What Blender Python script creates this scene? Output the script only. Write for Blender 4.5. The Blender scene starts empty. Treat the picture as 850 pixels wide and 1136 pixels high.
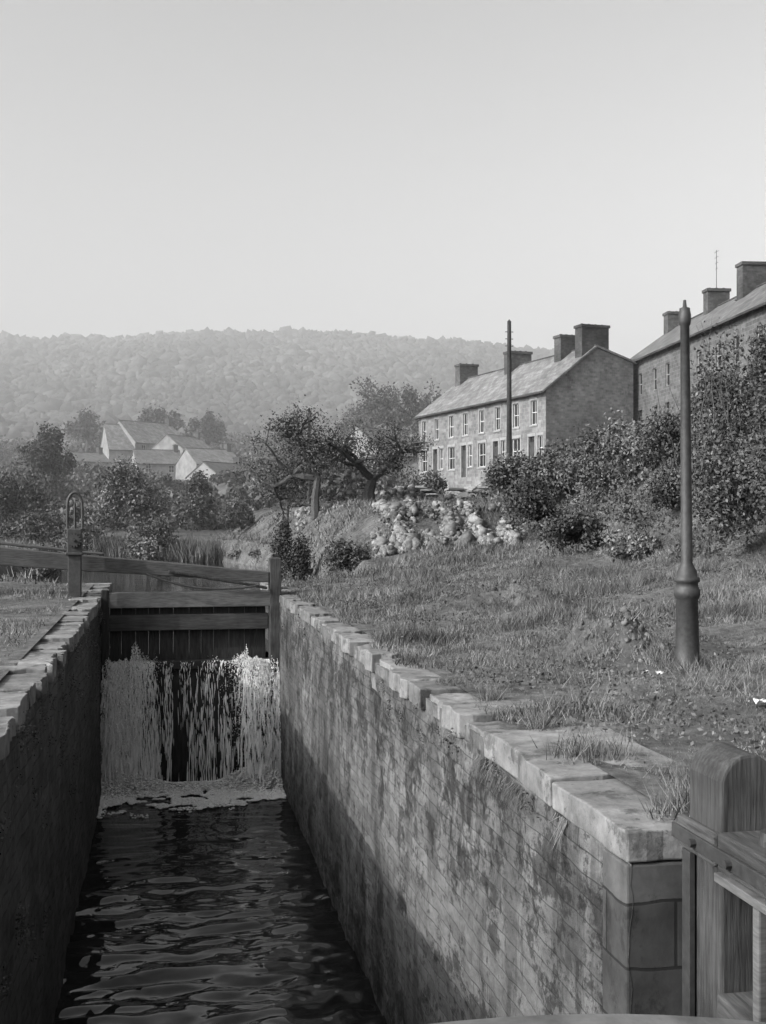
import bpy, math, numpy as np, random
from mathutils import Vector, Matrix
rng=np.random.default_rng(7); random.seed(7)
F=1300.0; A=math.atan(245/1300); S=math.sin(A); C=math.cos(A); CZ=1.32
def cam2w(l,D): return (l*C+D*S, -l*S+D*C)
def PX(u,D): return cam2w((u-425)/F*D, D)
def ZV(v,D): return CZ-(v-571)/F*D
scene=bpy.context.scene
HAZE=True
# ---------------------------------------------------------------- noise
def _h(i,j,k):
    n=(i*374761393+j*668265263+k*1274126177)&0xffffffff
    n=((n^(n>>13))*1103515245)&0xffffffff
    n=(n^(n>>16))&0xffffff
    return n/float(0xffffff)
def vnoise(x,y,z=None):
    x=np.asarray(x,float); y=np.asarray(y,float)
    z=np.zeros_like(x) if z is None else np.asarray(z,float)
    i=np.floor(x).astype(np.int64); j=np.floor(y).astype(np.int64); k=np.floor(z).astype(np.int64)
    fx=x-i; fy=y-j; fz=z-k
    fx=fx*fx*(3-2*fx); fy=fy*fy*(3-2*fy); fz=fz*fz*(3-2*fz)
    def L(a,b,t): return a+(b-a)*t
    a=L(L(_h(i,j,k),_h(i+1,j,k),fx),L(_h(i,j+1,k),_h(i+1,j+1,k),fx),fy)
    b=L(L(_h(i,j,k+1),_h(i+1,j,k+1),fx),L(_h(i,j+1,k+1),_h(i+1,j+1,k+1),fx),fy)
    return L(a,b,fz)*2-1
def fbm(x,y,z=None,o=4):
    s=0;a=.5
    for q in range(o):
        s=s+a*vnoise(x*2**q+17*q,y*2**q+31*q,None if z is None else z*2**q); a*=.5
    return s
def ss(a,b,x):
    t=np.clip((x-a)/(b-a),0,1); return t*t*(3-2*t)
# ---------------------------------------------------------------- materials
def newmat(name):
    m=bpy.data.materials.new(name); m.use_nodes=True
    nt=m.node_tree; b=nt.nodes['Principled BSDF']; return m,nt,b
def N(nt,t,**k):
    n=nt.nodes.new(t)
    for a,v in k.items(): setattr(n,a,v)
    return n
def g(v): return (v,v,v,1)
def math_(nt,op,a,b=None):
    n=N(nt,'ShaderNodeMath',operation=op)
    for i,q in enumerate((a,b)):
        if q is None: continue
        if isinstance(q,(int,float)): n.inputs[i].default_value=q
        else: nt.links.new(q,n.inputs[i])
    return n.outputs[0]
def M(name,c1,c2,scale=6,rough=.9,bump=.3,bdist=.02,big=.6,bigs=.5,island=0,brick=None,obj=False,stretch=None,trans=0,spec=.3,stain=None,bc=(.72,1.2),band=None):
    m,nt,b=newmat(name); L=nt.links
    if obj: co=N(nt,'ShaderNodeTexCoord').outputs['Object']
    else: co=N(nt,'ShaderNodeNewGeometry').outputs['Position']
    src=co
    if stretch:
        mp=N(nt,'ShaderNodeMapping'); mp.inputs['Scale'].default_value=stretch; L.new(co,mp.inputs[0]); src=mp.outputs[0]
    n1=N(nt,'ShaderNodeTexNoise'); n1.inputs['Scale'].default_value=scale; n1.inputs['Detail'].default_value=8; n1.inputs['Roughness'].default_value=.65
    L.new(src,n1.inputs[0])
    r=N(nt,'ShaderNodeValToRGB'); r.color_ramp.elements[0].position=.32; r.color_ramp.elements[1].position=.68
    r.color_ramp.elements[0].color=g(c1); r.color_ramp.elements[1].color=g(c2); L.new(n1.outputs[0],r.inputs[0])
    val=r.outputs[0]
    n2=N(nt,'ShaderNodeTexNoise'); n2.inputs['Scale'].default_value=bigs; n2.inputs['Detail'].default_value=5; L.new(co,n2.inputs[0])
    mr=N(nt,'ShaderNodeMapRange'); mr.inputs[1].default_value=.3; mr.inputs[2].default_value=.7; mr.inputs[3].default_value=1-big; mr.inputs[4].default_value=1+big*.4
    L.new(n2.outputs[0],mr.inputs[0])
    val=math_(nt,'MULTIPLY',val,mr.outputs[0])
    hgt=n1.outputs[0]
    bandv=None
    if band:
        # moss grows thickest in a belt under the coping and along the wet foot
        sz=N(nt,'ShaderNodeSeparateXYZ'); L.new(co,sz.inputs[0])
        m0=N(nt,'ShaderNodeMapRange'); m0.inputs[1].default_value=-3.2; m0.inputs[2].default_value=0; L.new(sz.outputs[2],m0.inputs[0])
        rp=N(nt,'ShaderNodeValToRGB'); els=rp.color_ramp.elements
        els[0].position=0; els[0].color=g(1.0); els[1].position=1; els[1].color=g(.6)
        for p,v in ((.12,1.0),(.33,.6),(.6,.45),(.72,.85),(.88,1.0)):
            e=els.new(p); e.color=g(v)
        L.new(m0.outputs[0],rp.inputs[0]); bandv=rp.outputs[0]
    if stain:
        for (sc,st,th,dk) in stain:
            mp=N(nt,'ShaderNodeMapping'); mp.inputs['Scale'].default_value=st; L.new(co,mp.inputs[0])
            n3=N(nt,'ShaderNodeTexNoise'); n3.inputs['Scale'].default_value=sc; n3.inputs['Detail'].default_value=9; n3.inputs['Roughness'].default_value=.75; L.new(mp.outputs[0],n3.inputs[0])
            nv=n3.outputs[0]
            if bandv is not None: nv=math_(nt,'ADD',nv,math_(nt,'MULTIPLY',bandv,.11))
            m3=N(nt,'ShaderNodeMapRange'); m3.inputs[1].default_value=th; m3.inputs[2].default_value=th+.05; m3.inputs[3].default_value=1; m3.inputs[4].default_value=dk; L.new(nv,m3.inputs[0])
            val=math_(nt,'MULTIPLY',val,m3.outputs[0])
    if brick:
        bw,bh,mort,md=brick
        sp=N(nt,'ShaderNodeSeparateXYZ'); L.new(co,sp.inputs[0])
        wob=math_(nt,'MULTIPLY',n2.outputs[0],bh*.35)
        xx=math_(nt,'ADD',sp.outputs[0],sp.outputs[1]); zz=math_(nt,'ADD',sp.outputs[2],wob)
        cb=N(nt,'ShaderNodeCombineXYZ'); L.new(xx,cb.inputs[0]); L.new(zz,cb.inputs[1])
        bk=N(nt,'ShaderNodeTexBrick'); bk.inputs['Scale'].default_value=1; bk.inputs['Brick Width'].default_value=bw; bk.inputs['Row Height'].default_value=bh
        bk.inputs['Mortar Size'].default_value=mort; bk.inputs['Mortar Smooth'].default_value=.3
        bk.inputs['Color1'].default_value=g(bc[0]); bk.inputs['Color2'].default_value=g(bc[1]); bk.inputs['Mortar'].default_value=g(md)
        L.new(cb.outputs[0],bk.inputs[0])
        val=math_(nt,'MULTIPLY',val,bk.outputs[0])
        hgt=math_(nt,'SUBTRACT',n1.outputs[0],math_(nt,'MULTIPLY',bk.outputs[1],.5))
    if island:
        ge=N(nt,'ShaderNodeNewGeometry')
        mi=N(nt,'ShaderNodeMapRange'); mi.inputs[3].default_value=1-island; mi.inputs[4].default_value=1+island; L.new(ge.outputs['Random Per Island'],mi.inputs[0])
        val=math_(nt,'MULTIPLY',val,mi.outputs[0])
    L.new(val,b.inputs['Base Color']); b.inputs['Roughness'].default_value=rough
    b.inputs['Specular IOR Level'].default_value=spec
    if bump:
        bp=N(nt,'ShaderNodeBump'); bp.inputs['Strength'].default_value=bump; bp.inputs['Distance'].default_value=bdist
        L.new(hgt,bp.inputs['Height']); L.new(bp.outputs[0],b.inputs['Normal'])
    if trans:
        tr=N(nt,'ShaderNodeBsdfTranslucent'); L.new(val,tr.inputs[0]); mx=N(nt,'ShaderNodeMixShader'); mx.inputs[0].default_value=trans
        L.new(b.outputs[0],mx.inputs[1]); L.new(tr.outputs[0],mx.inputs[2]); L.new(mx.outputs[0],nt.nodes['Material Output'].inputs[0])
    return m
m_ground=M('grass_ground',.05,.15,scale=9,bump=.8,bdist=.05,bigs=.9,big=.55,stain=[(2.2,(1,1,1),.55,.55)])
m_blade=M('grass_blades',.08,.20,scale=1.3,bump=0,island=.55,bigs=.8,big=.55)
m_leafd=M('leaves_dark',.045,.08,scale=.9,bump=0,island=.6,spec=.4,bigs=.5)
m_leaf=M('leaves',.065,.115,scale=.8,bump=0,island=.6,spec=.4,bigs=.5)
m_leafl=M('leaves_light',.09,.155,scale=.8,bump=0,island=.5,spec=.4,bigs=.4)
m_forest=M('forest_leaves',.025,.075,scale=.06,bump=0,island=.45,bigs=.008,big=.6)
m_reed=M('reeds',.08,.15,scale=.6,bump=0,island=.5)
m_bark=M('bark',.05,.12,scale=20,bump=.5)
m_wallR=M('lock_masonry',.095,.18,scale=6,bump=.6,bdist=.02,big=.5,bigs=.7,brick=(.62,.105,.0045,.5),bc=(.82,1.12),stretch=(1,1,2.2),band=True,stain=[(2.2,(1,1,1.2),.60,.36),(6,(1,1,1.4),.62,.42),(1.0,(1,1.6,.3),.57,.6),(14,(1,1,1),.66,.5)])
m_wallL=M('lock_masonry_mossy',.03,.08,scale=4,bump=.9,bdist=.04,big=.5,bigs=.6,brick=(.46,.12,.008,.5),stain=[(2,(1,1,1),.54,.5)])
m_quoin=M('quoin_blocks',.045,.10,scale=5,bump=.5,bdist=.01,big=.4,bigs=1.5,brick=(.9,.27,.008,.3),stain=[(4,(1,1,.6),.56,.6)])
m_coping=M('coping_stone',.11,.23,scale=9,bump=.7,bdist=.015,big=.4,bigs=2.2,island=.22,stain=[(3,(1,1,1),.54,.55),(12,(1,1,1),.58,.65)])
m_rub=M('rubble_stone',.09,.24,scale=6,bump=.5,island=.5,big=.4)
m_soil=M('soil',.06,.17,scale=8,bump=.8,bdist=.04,island=.35)
m_wood=M('weathered_wood',.08,.17,scale=7,bump=.5,bdist=.006,stretch=(1,1,9),island=.15,big=.3,bigs=2)
m_woodv=M('gate_post_wood',.03,.085,scale=4,bump=.9,bdist=.008,stretch=(14,14,1),island=.2,big=.5,bigs=4)
m_woodh=M('gate_rail_wood',.035,.10,scale=4,bump=.9,bdist=.008,stretch=(12,1,14),island=.2,big=.5,bigs=4)
m_woodd=M('weathered_wood_dark',.03,.075,scale=4,bump=.6,bdist=.006,stretch=(1,10,12),island=.25,big=.4,bigs=3)
m_woodb=M('balance_beam_wood',.035,.09,scale=6,bump=.4,bdist=.006,stretch=(1,6,9),big=.3,bigs=2)
m_woodwet=M('wet_wood',.012,.045,scale=6,bump=.5,rough=.45,stretch=(4,1,.6),big=.4)
m_iron=M('cast_iron',.022,.05,scale=25,bump=.25,bdist=.004,rough=.6,spec=.5,big=.3,bigs=4)
m_pole=M('pole_wood',.035,.07,scale=10,bump=.3)
m_stone1=M('terrace_stone',.14,.25,scale=2.5,bump=.5,bdist=.03,big=.3,obj=True,brick=(.5,.24,.02,1.1),stain=[(.8,(1,1,.4),.56,.75)])
m_brickg=M('gable_brick',.11,.18,scale=2,bump=.3,big=.25,obj=True,brick=(.3,.15,.015,1.0),stain=[(.7,(1,1,.4),.55,.75)])
m_stone2=M('terrace_stone_dark',.08,.15,scale=2.5,bump=.5,bdist=.03,big=.3,obj=True,brick=(.45,.22,.02,1.3))
m_chim=M('chimney_brick',.05,.10,scale=3,bump=.3,obj=True,brick=(.25,.1,.01,1))
m_slate=M('roof_slate',.12,.25,scale=1.3,bump=.5,rough=.7,big=.3,obj=True,bigs=.4,brick=(.4,.3,.015,.6),stain=[(.9,(1,1,1),.55,.7)])
m_slate2=M('roof_slate_dark',.08,.17,scale=1.3,bump=.5,rough=.7,big=.25,obj=True,bigs=.4,brick=(.4,.3,.015,.6))
m_white=M('whitewash',.18,.28,scale=1,bump=0,big=.2)
m_frame=M('window_paint',.45,.55,scale=3,bump=0,big=.1)
m_surr=M('window_surround',.22,.31,scale=3,bump=.1,big=.1)
def glassm():
    m,nt,b=newmat('window_glass'); b.inputs['Base Color'].default_value=g(.015); b.inputs['Roughness'].default_value=.15; b.inputs['Specular IOR Level'].default_value=.3; return m
m_glass=glassm()
def waterm():
    m,nt,b=newmat('canal_water'); b.inputs['Base Color'].default_value=g(.01); b.inputs['Roughness'].default_value=.03; b.inputs['IOR'].default_value=1.55
    n=N(nt,'ShaderNodeTexNoise'); n.inputs['Scale'].default_value=9; n.inputs['Detail'].default_value=3
    mp=N(nt,'ShaderNodeMapping'); mp.inputs['Scale'].default_value=(.5,1,1)
    nt.links.new(N(nt,'ShaderNodeNewGeometry').outputs['Position'],mp.inputs[0]); nt.links.new(mp.outputs[0],n.inputs[0])
    bp=N(nt,'ShaderNodeBump'); bp.inputs['Strength'].default_value=.25; bp.inputs['Distance'].default_value=.01
    nt.links.new(n.outputs[0],bp.inputs['Height']); nt.links.new(bp.outputs[0],b.inputs['Normal']); return m
m_water=waterm()
m_foam=M('white_water',.78,.92,scale=12,bump=0,island=.08,trans=.3,big=.05)
# ---------------------------------------------------------------- mesh helpers
def link(o,parent=None):
    scene.collection.objects.link(o)
    if parent is not None: o.parent=parent
    return o
def empty(name,loc=(0,0,0),rz=0):
    o=bpy.data.objects.new(name,None); o.location=loc; o.rotation_euler=(0,0,rz); return link(o)
def npmesh(name,V,Fc,mat,parent=None,smooth=False):
    V=np.ascontiguousarray(V,dtype=np.float32); Fc=np.ascontiguousarray(Fc,dtype=np.int32)
    me=bpy.data.meshes.new(name); nf,k=Fc.shape
    me.vertices.add(len(V)); me.vertices.foreach_set('co',V.ravel())
    me.loops.add(nf*k); me.loops.foreach_set('vertex_index',Fc.ravel())
    me.polygons.add(nf); me.polygons.foreach_set('loop_start',np.arange(0,nf*k,k,dtype=np.int32))
    try: me.polygons.foreach_set('loop_total',np.full(nf,k,dtype=np.int32))
    except Exception: pass
    me.update(calc_edges=True)
    if smooth: me.polygons.foreach_set('use_smooth',np.ones(nf,dtype=bool))
    me.materials.append(mat); o=bpy.data.objects.new(name,me); return link(o,parent)
class B:
    def __init__(s): s.v=[]; s.f=[]
    def add(s,V,Fs):
        o=len(s.v); s.v+= [tuple(p) for p in V]; s.f+=[tuple(i+o for i in f) for f in Fs]
    def box(s,x0,x1,y0,y1,z0,z1,mtx=None,jit=0):
        V=[(x,y,z) for z in (z0,z1) for y in (y0,y1) for x in (x0,x1)]
        V=[Vector(p)+Vector([random.uniform(-jit,jit) for _ in range(3)]) for p in V]
        if mtx: V=[mtx@p for p in V]
        s.add(V,[(0,2,3,1),(4,5,7,6),(0,1,5,4),(2,6,7,3),(0,4,6,2),(1,3,7,5)])
    def cyl(s,p0,p1,r0,r1=None,n=10,cap=True):
        r1=r0 if r1 is None else r1; p0=Vector(p0); p1=Vector(p1); d=(p1-p0).normalized()
        a=d.orthogonal().normalized(); b=d.cross(a); V=[]
        for p,r in ((p0,r0),(p1,r1)):
            for i in range(n):
                t=2*math.pi*i/n; V.append(p+a*math.cos(t)*r+b*math.sin(t)*r)
        Fs=[(i,(i+1)%n,n+(i+1)%n,n+i) for i in range(n)]
        if cap: Fs+= [tuple(range(n))[::-1],tuple(range(n,2*n))]
        s.add(V,Fs)
    def obj(s,name,mat,parent=None,bevel=0,smooth=False):
        me=bpy.data.meshes.new(name); me.from_pydata([tuple(p) for p in s.v],[],s.f); me.update(); me.materials.append(mat)
        if smooth:
            for p in me.polygons: p.use_smooth=True
        o=bpy.data.objects.new(name,me); link(o,parent)
        if bevel:
            b=o.modifiers.new('b','BEVEL'); b.width=bevel; b.segments=2; b.limit_method='ANGLE'; b.angle_limit=.7
        return o
def grid(xs,ys): 
    nx,ny=len(xs),len(ys); i=np.arange(nx*ny).reshape(ny,nx)
    return np.stack([i[:-1,:-1].ravel(),i[:-1,1:].ravel(),i[1:,1:].ravel(),i[1:,:-1].ravel()],1)
import bmesh
def icob(sub):
    bm=bmesh.new(); bmesh.ops.create_icosphere(bm,subdivisions=sub,radius=1)
    V=np.array([v.co[:] for v in bm.verts]); Fc=np.array([[v.index for v in f.verts] for f in bm.faces]); bm.free(); return V,Fc
def randrot(n):
    q=rng.normal(size=(n,4)); q/=np.linalg.norm(q,axis=1)[:,None]; w,x,y,z=q.T
    return np.stack([np.stack([1-2*(y*y+z*z),2*(x*y-z*w),2*(x*z+y*w)],1),np.stack([2*(x*y+z*w),1-2*(x*x+z*z),2*(y*z-x*w)],1),np.stack([2*(x*z-y*w),2*(y*z+x*w),1-2*(x*x+y*y)],1)],1)
def blobs(name,P,R,mat,sub=2,jit=.18,flat=(1,1,1),parent=None,rot=True,smooth=False):
    V,Fc=icob(sub); n=len(P); k=len(V); P=np.asarray(P,float); R=np.asarray(R,float)
    sc=R[:,None]*(1+rng.uniform(-.3,.3,(n,3)))
    W=V[None]*(1+rng.normal(0,jit,(n,k,1)))*sc[:,None,:]
    if rot: W=np.einsum('nij,nkj->nki',randrot(n),W)
    W=W*np.array(flat)+P[:,None,:]
    FF=(Fc[None]+(np.arange(n)*k)[:,None,None]).reshape(-1,3)
    return npmesh(name,W.reshape(-1,3),FF,mat,parent,smooth)
def leafmesh(P,size,asp=.6):
    n=len(P); R=randrot(n); sz=size*rng.uniform(.6,1.4,n)
    a=R[:,0]*sz[:,None]*.5; b=R[:,1]*sz[:,None]*.5*asp
    V=np.stack([P-a,P-b+a*.1,P+a,P+b+a*.1],1).reshape(-1,3)
    return V,np.arange(n*4).reshape(n,4)
def blobpts(c,rad,n,lumps=10,fill=.35):
    c=np.array(c,float); rad=np.array(rad,float)
    d=rng.normal(size=(lumps,3)); d/=np.linalg.norm(d,axis=1)[:,None]; d[:,2]=np.abs(d[:,2])*1.1-.3
    lc=c+d*rad*rng.uniform(.3,.8,(lumps,1)); lr=rng.uniform(.22,.5,lumps)
    k=rng.integers(0,lumps,n); e=rng.normal(size=(n,3)); e/=np.linalg.norm(e,axis=1)[:,None]
    rr=lr[k]*(1-fill*rng.random(n)**1.5+ (rng.random(n)<.12)*rng.random(n)*.45)
    return lc[k]+e*rr[:,None]*rad
def bush(name,c,rad,n,size,mat,lumps=12,parent=None,fill=.4):
    P=blobpts(c,rad,n,lumps,fill); V,Fc=leafmesh(P,size); return npmesh(name,V,Fc,mat,parent)
# ---------------------------------------------------------------- terrain
def foot(Y): return np.interp(Y,[-20,22,36,43,70,130],[7.6,8.0,10.6,12,17,24])
def canal(Y):
    xc=.47-(np.maximum(0,Y-45)/21)**2*5; hw=np.interp(Y,[19,23,28,60],[1.44,1.5,4.0,4.0]); return xc,hw
MOUNDS=((672,10.9,.34,.33),(706,10.6,.30,.20),(730,10.3,.25,.09),(545,16.2,.9,.22),(585,15.6,.5,.12),(490,17.5,.8,.18),(640,12.5,.6,.12),(600,14,.7,.14))
def ground(X,Y,fine=True):
    X=np.asarray(X,float); Y=np.asarray(Y,float)
    D=X*S+Y*C; l=X*C-Y*S
    n=fbm(X*.35,Y*.35,o=4)
    z=.02+.18*n*ss(2.3,4.5,np.abs(X-.5))
    if fine: z=z+.09*fbm(X*1.8,Y*1.8,o=4)*ss(1.9,3.2,np.abs(X-.5))
    z=z+1.3*ss(33,40,Y)*ss(4.8,7,X)+.35*ss(5.5,8,X)
    ft=foot(Y); t=ss(ft,ft+6.0,X)
    top=4.1+1.7*ss(24,29,X)+.35*fbm(X*.2,Y*.2)
    z=z*(1-t)+top*t
    for (u,D0,r,h) in MOUNDS:
        mx,my=PX(u,D0); q=np.exp(-(((X-mx)/r)**2+((Y-my)/(r*.9))**2)**1.1); z=z+h*q*(1+.8*fbm(X*3.2,Y*3.2)+.5*fbm(X*9,Y*9,o=3))
    xc,hw=canal(Y); dd=np.abs(X-xc)-hw
    ch=(1-ss(-.2,.9,dd))*(Y>22.9)*(1-ss(95,110,Y)); z=z*(1-ch)-2.0*ch
    far=np.interp(D,[80,220,450,600,760,850,1200],[0,9,30,74,113,118,95])
    far0=np.interp(D,[80,220,450,760,1200],[0,9,28,30,30])
    Ds=np.maximum(D,1); uu=425+l/Ds*F
    vr=np.interp(uu,[-900,-300,0,90,200,300,400,530,610,700,850,1300],[400,378,372,368,358,362,363,372,384,404,418,440])
    mult=(571-vr)/210.
    zf=far0+(far-far0)*mult
    zf=zf+ss(300,500,D)*7*fbm(X*.01,Y*.01)
    w=ss(100,200,D); return z*(1-w)+zf*ss(80,130,D)
def spread(a,b,step,lim,gr=1.12,mx=25):
    xs=list(np.arange(a,b+1e-6,step)); s=step
    while xs[-1]<lim: s=min(s*gr,mx); xs.append(xs[-1]+s)
    return xs
HX0,HX1,HX2=-1.25,2.2,2.6
xs=spread(0,11,.07,900); xn=[-x for x in spread(.1,8,.12,900)][::-1]; xs=np.array(xn+xs)
xs[np.argmin(abs(xs-HX0))]=HX0; xs[np.argmin(abs(xs-HX1))]=HX1; xs[np.argmin(abs(xs-HX2))]=HX2
ys=np.array([-20,-12,-6,-3]+spread(-1,26,.08,1250,1.05)); ys[np.argmin(abs(ys-4.62))]=4.62; ys[np.argmin(abs(ys-23))]=23
GX,GY=np.meshgrid(xs,ys); GZ=ground(GX,GY)
Fc=grid(xs,ys); cx=(GX.ravel()[Fc[:,0]]+GX.ravel()[Fc[:,2]])/2; cy=(GY.ravel()[Fc[:,0]]+GY.ravel()[Fc[:,2]])/2
hole=((cx>HX0)&(cx<HX1)&(cy<23))|((cx>HX0)&(cx<HX2)&(cy<4.62))
npmesh('ground',np.stack([GX.ravel(),GY.ravel(),GZ.ravel()],1),Fc[~hole],m_ground,smooth=True)
# forest on the hill
n=26000; D=np.sqrt(rng.uniform(400**2,800**2,n)); u=rng.uniform(-120,960,n); l=(u-425)/F*D
FX=l*C+D*S; FY=-l*S+D*C; fz=ground(FX,FY,False)
tall=1+.5*fbm(FX*.02,FY*.02)+.35*vnoise(FX*.1,FY*.1)
blobs('hillside_forest',np.stack([FX,FY,fz+.5+2.5*rng.random(n)*tall],1),rng.uniform(1.6,3.6,n)*tall,m_forest,sub=1,jit=.22,rot=True)
# ---------------------------------------------------------------- lock walls
def lockwall(name,x,y0,y1,mat,sign,batter):
    yy=np.arange(y0,y1+.01,.05); zz=np.linspace(-3.6,-.14,80)
    YY,ZZ=np.meshgrid(yy,zz); 
    XX=x+sign*batter*(-ZZ/3.5)+.025*fbm(YY*1.3,ZZ*1.6)+.018*fbm(YY*6,ZZ*9)
    return npmesh(name,np.stack([XX.ravel(),YY.ravel(),ZZ.ravel()],1),grid(yy,zz),mat,None,True)
XR,XL=1.905,-.97
wr=lockwall('lock_wall',XR+.02,4.62,23,m_wallR,-1,.02)
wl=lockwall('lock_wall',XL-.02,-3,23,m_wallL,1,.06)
b=B(); b.box(XR+.001,2.75,4.622,4.9,-3.6,-.145); b.obj('quoin_face',m_quoin,wr,.01)
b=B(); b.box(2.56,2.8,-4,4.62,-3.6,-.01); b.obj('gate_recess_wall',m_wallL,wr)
def slab(bd,x0,x1,y0,y1,z0,z1,j=.015,sub=6,tilt=.012):
    pts=[]
    for k in range(sub): pts.append((x0+(x1-x0)*k/sub,y0))
    for k in range(sub): pts.append((x1,y0+(y1-y0)*k/sub))
    for k in range(sub): pts.append((x1-(x1-x0)*k/sub,y1))
    for k in range(sub): pts.append((x0,y1-(y1-y0)*k/sub))
    pts=[(p[0]+random.uniform(-j,j),p[1]+random.uniform(-j,j)) for p in pts]; n=len(pts)
    sx=random.uniform(-tilt,tilt)*2; sy=random.uniform(-tilt,tilt)
    V=[(p[0]+random.uniform(-j,j)*.4,p[1],z0) for p in pts]+[(p[0],p[1],z1+sx*(p[0]-x0)+sy*(p[1]-y0)+random.uniform(-.006,.004)) for p in pts]
    bd.add(V,[tuple(range(n))[::-1],tuple(range(n,2*n))]+[(i,(i+1)%n,n+(i+1)%n,n+i) for i in range(n)])
b=B()
slab(b,XR-.005,2.42,4.62,5.55,-.135,.0,.009,tilt=0); slab(b,XR,2.66,5.58,6.8,-.135,.015,.018); slab(b,XR+.03,2.3,6.84,7.35,-.14,-.02,.02)
slab(b,XR-.01,2.55,7.4,7.9,-.14,.02,.02); slab(b,XR+.04,2.3,7.96,8.5,-.14,-.02,.02); slab(b,XR-.02,2.55,8.55,9.0,-.14,.02,.02)
y=9.05; alt=0
while y<23:
    L=random.uniform(.4,.85); y2=min(y+L,23); alt^=1
    w=(random.choice([.5,.6,.75]) if alt else random.choice([.28,.34])) if y<15 else random.uniform(.3,.5)
    slab(b,XR+(0 if alt else .035)+random.uniform(-.02,.02),XR+w,y,y2-.04,-.14,(.015 if alt else -.02)+random.uniform(-.015,.015),.022); y=y2+random.choice([0,.02,.07])
b.obj('coping_stones',m_coping,wr,.012)
b=B(); y=-2
while y<23:
    L=random.uniform(.3,.6); slab(b,XL-random.uniform(.32,.45),XL+random.uniform(-.02,.03),y,y+L-.045,-.15,random.uniform(-.025,.03),.02); y+=L
b.obj('coping_stones',m_coping,wl,.014)
b=B(); b.box(XR+.03,2.35,4.7,23,-.3,-.05); b.obj('bedding',m_soil,wr)
b=B(); b.box(HX0-.2,XL-.03,-3,23,-.3,-.05); b.obj('bedding',m_soil,wl)
# ---------------------------------------------------------------- water
xs2=np.arange(-1.2,2.7,.025); ys2=np.arange(-3,19.9,.025); WX,WY=np.meshgrid(xs2,ys2)
amp=.6+1.7*ss(18,7,WY)
wx=WX+.25*fbm(WX*.8,WY*.8+7)
wy=WY+.25*fbm(WX*1.1+3,WY*.8)
wz=-3.1+amp*(.012*vnoise(wx*1.0+.3*wy,wy*2.9)+.018*vnoise(wx*1.9-.3*wy+9,wy*5.6)+.009*vnoise(wx*3.6+3,wy*9.5)+.0025*vnoise(wx*9+3,wy*19))
wz+=ss(17.3,19.4,WY)*.06*fbm(WX*5,WY*5)
npmesh('lock_water',np.stack([WX.ravel(),WY.ravel(),wz.ravel()],1),grid(xs2,ys2),m_water,None,True)
xs3=np.linspace(-70,8,160); ys3=np.linspace(19.9,112,300); WX,WY=np.meshgrid(xs3,ys3)
npmesh('canal_water',np.stack([WX.ravel(),WY.ravel(),(-1.0+.006*fbm(WX*2,WY*2)).ravel()],1),grid(xs3,ys3),m_water,None,True)
# ---------------------------------------------------------------- top gate
GYt=19.6
tg=empty('lock_gate')
def part(name,boxes,mat,parent,bevel=.012):
    b=B()
    for q in boxes: b.box(*q)
    return b.obj(name,mat,parent,bevel)
part('top_rail',[(XL+.02,XR-.02,GYt-.12,GYt+.12,-.2,.05)],m_wood,tg)
part('middle_rail',[(XL+.02,XR-.17,GYt-.06,GYt+.1,-.58,-.32)],m_woodd,tg)
part('mitre_post',[(XR-.15,XR+.04,GYt-.17,GYt+.13,-1.3,.6)],m_woodv,tg)
part('heel_post',[(XL+.0,XL+.12,GYt-.13,GYt+.13,-3.4,.1)],m_woodwet,tg)
bx=[];x=XL+.13
while x<XR-.2:
    w=random.uniform(.18,.26); bx.append((x,min(x+w-.004,XR-.2),GYt+.1+random.uniform(0,.006),GYt+.16,-3.4,-.19)); x+=w
part('planks',bx,m_woodwet,tg,.004)
part('cill_beam',[(XL+.12,XR-.02,GYt-.05,GYt+.099,-1.22,-1.08)],m_woodwet,tg)
def beam(name,xa,za,ta,xb,zb,tb,y0,y1,mat,parent,seg=12):
    b=B(); V=[];
    for i in range(seg+1):
        t=i/seg; x=xa+(xb-xa)*t; zt=za+(zb-za)*t+random.uniform(-.006,.006); th=ta+(tb-ta)*t
        V+= [(x,y0,zt-th),(x,y1,zt-th),(x,y1,zt),(x,y0,zt)]
    Fs=[]
    for i in range(seg):
        o=i*4
        for k in range(4): Fs.append((o+k,o+(k+1)%4,o+4+(k+1)%4,o+4+k))
    Fs+=[(3,2,1,0),tuple(seg*4+k for k in range(4))]
    b.add(V,Fs); return b.obj(name,mat,parent,.015)
beam('balance_beam',XR-.16,.37,.18,-5.6,1.1,.36,GYt-.16,GYt+.14,m_woodb,tg)
beam('walk_plank',-.95,.69,.04,-5.6,1.22,.05,GYt+.16,GYt+.36,m_woodb,tg)
beam('brace',XR-.2,.14,.05,.1,.42,.05,GYt-.24,GYt-.18,m_woodwet,tg)
b=B(); pr=None
for i in range(13):
    t=i/12; p=(-.25-.3*math.sin(t*2.2)+t*2.0,GYt-.28,.36-.42*math.sin(t*math.pi*.55)+.2*t)
    if pr: b.cyl(pr,p,.018,.018,6)
    pr=p
b.obj('iron_rod',m_iron,tg)
pg=empty('paddle_gear'); px=-1.36; py=19.15
part('stand_post',[(px-.1,px+.1,py-.1,py+.1,-.05,.7)],m_iron,pg,.01)
part('gear_box',[(px-.115,px+.115,py-.12,py+.12,.72,1.1),(px-.14,px+.14,py-.15,py+.14,.68,.73)],m_iron,pg,.015)
b=B(); 
for sgn in(-1,1): b.cyl((px+sgn*.115,py,1.08),(px+sgn*.115,py,1.47),.02,.02,8)
pr=None
for i in range(13):
    t=math.pi*i/12; p=(px+.115*math.cos(t),py,1.47+.2*math.sin(t))
    if pr: b.cyl(pr,p,.02,.02,8)
    pr=p
b.cyl((px,py,.3),(px,py,1.5),.018,.018,8)
b.obj('rack_guard',m_iron,pg)
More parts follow.
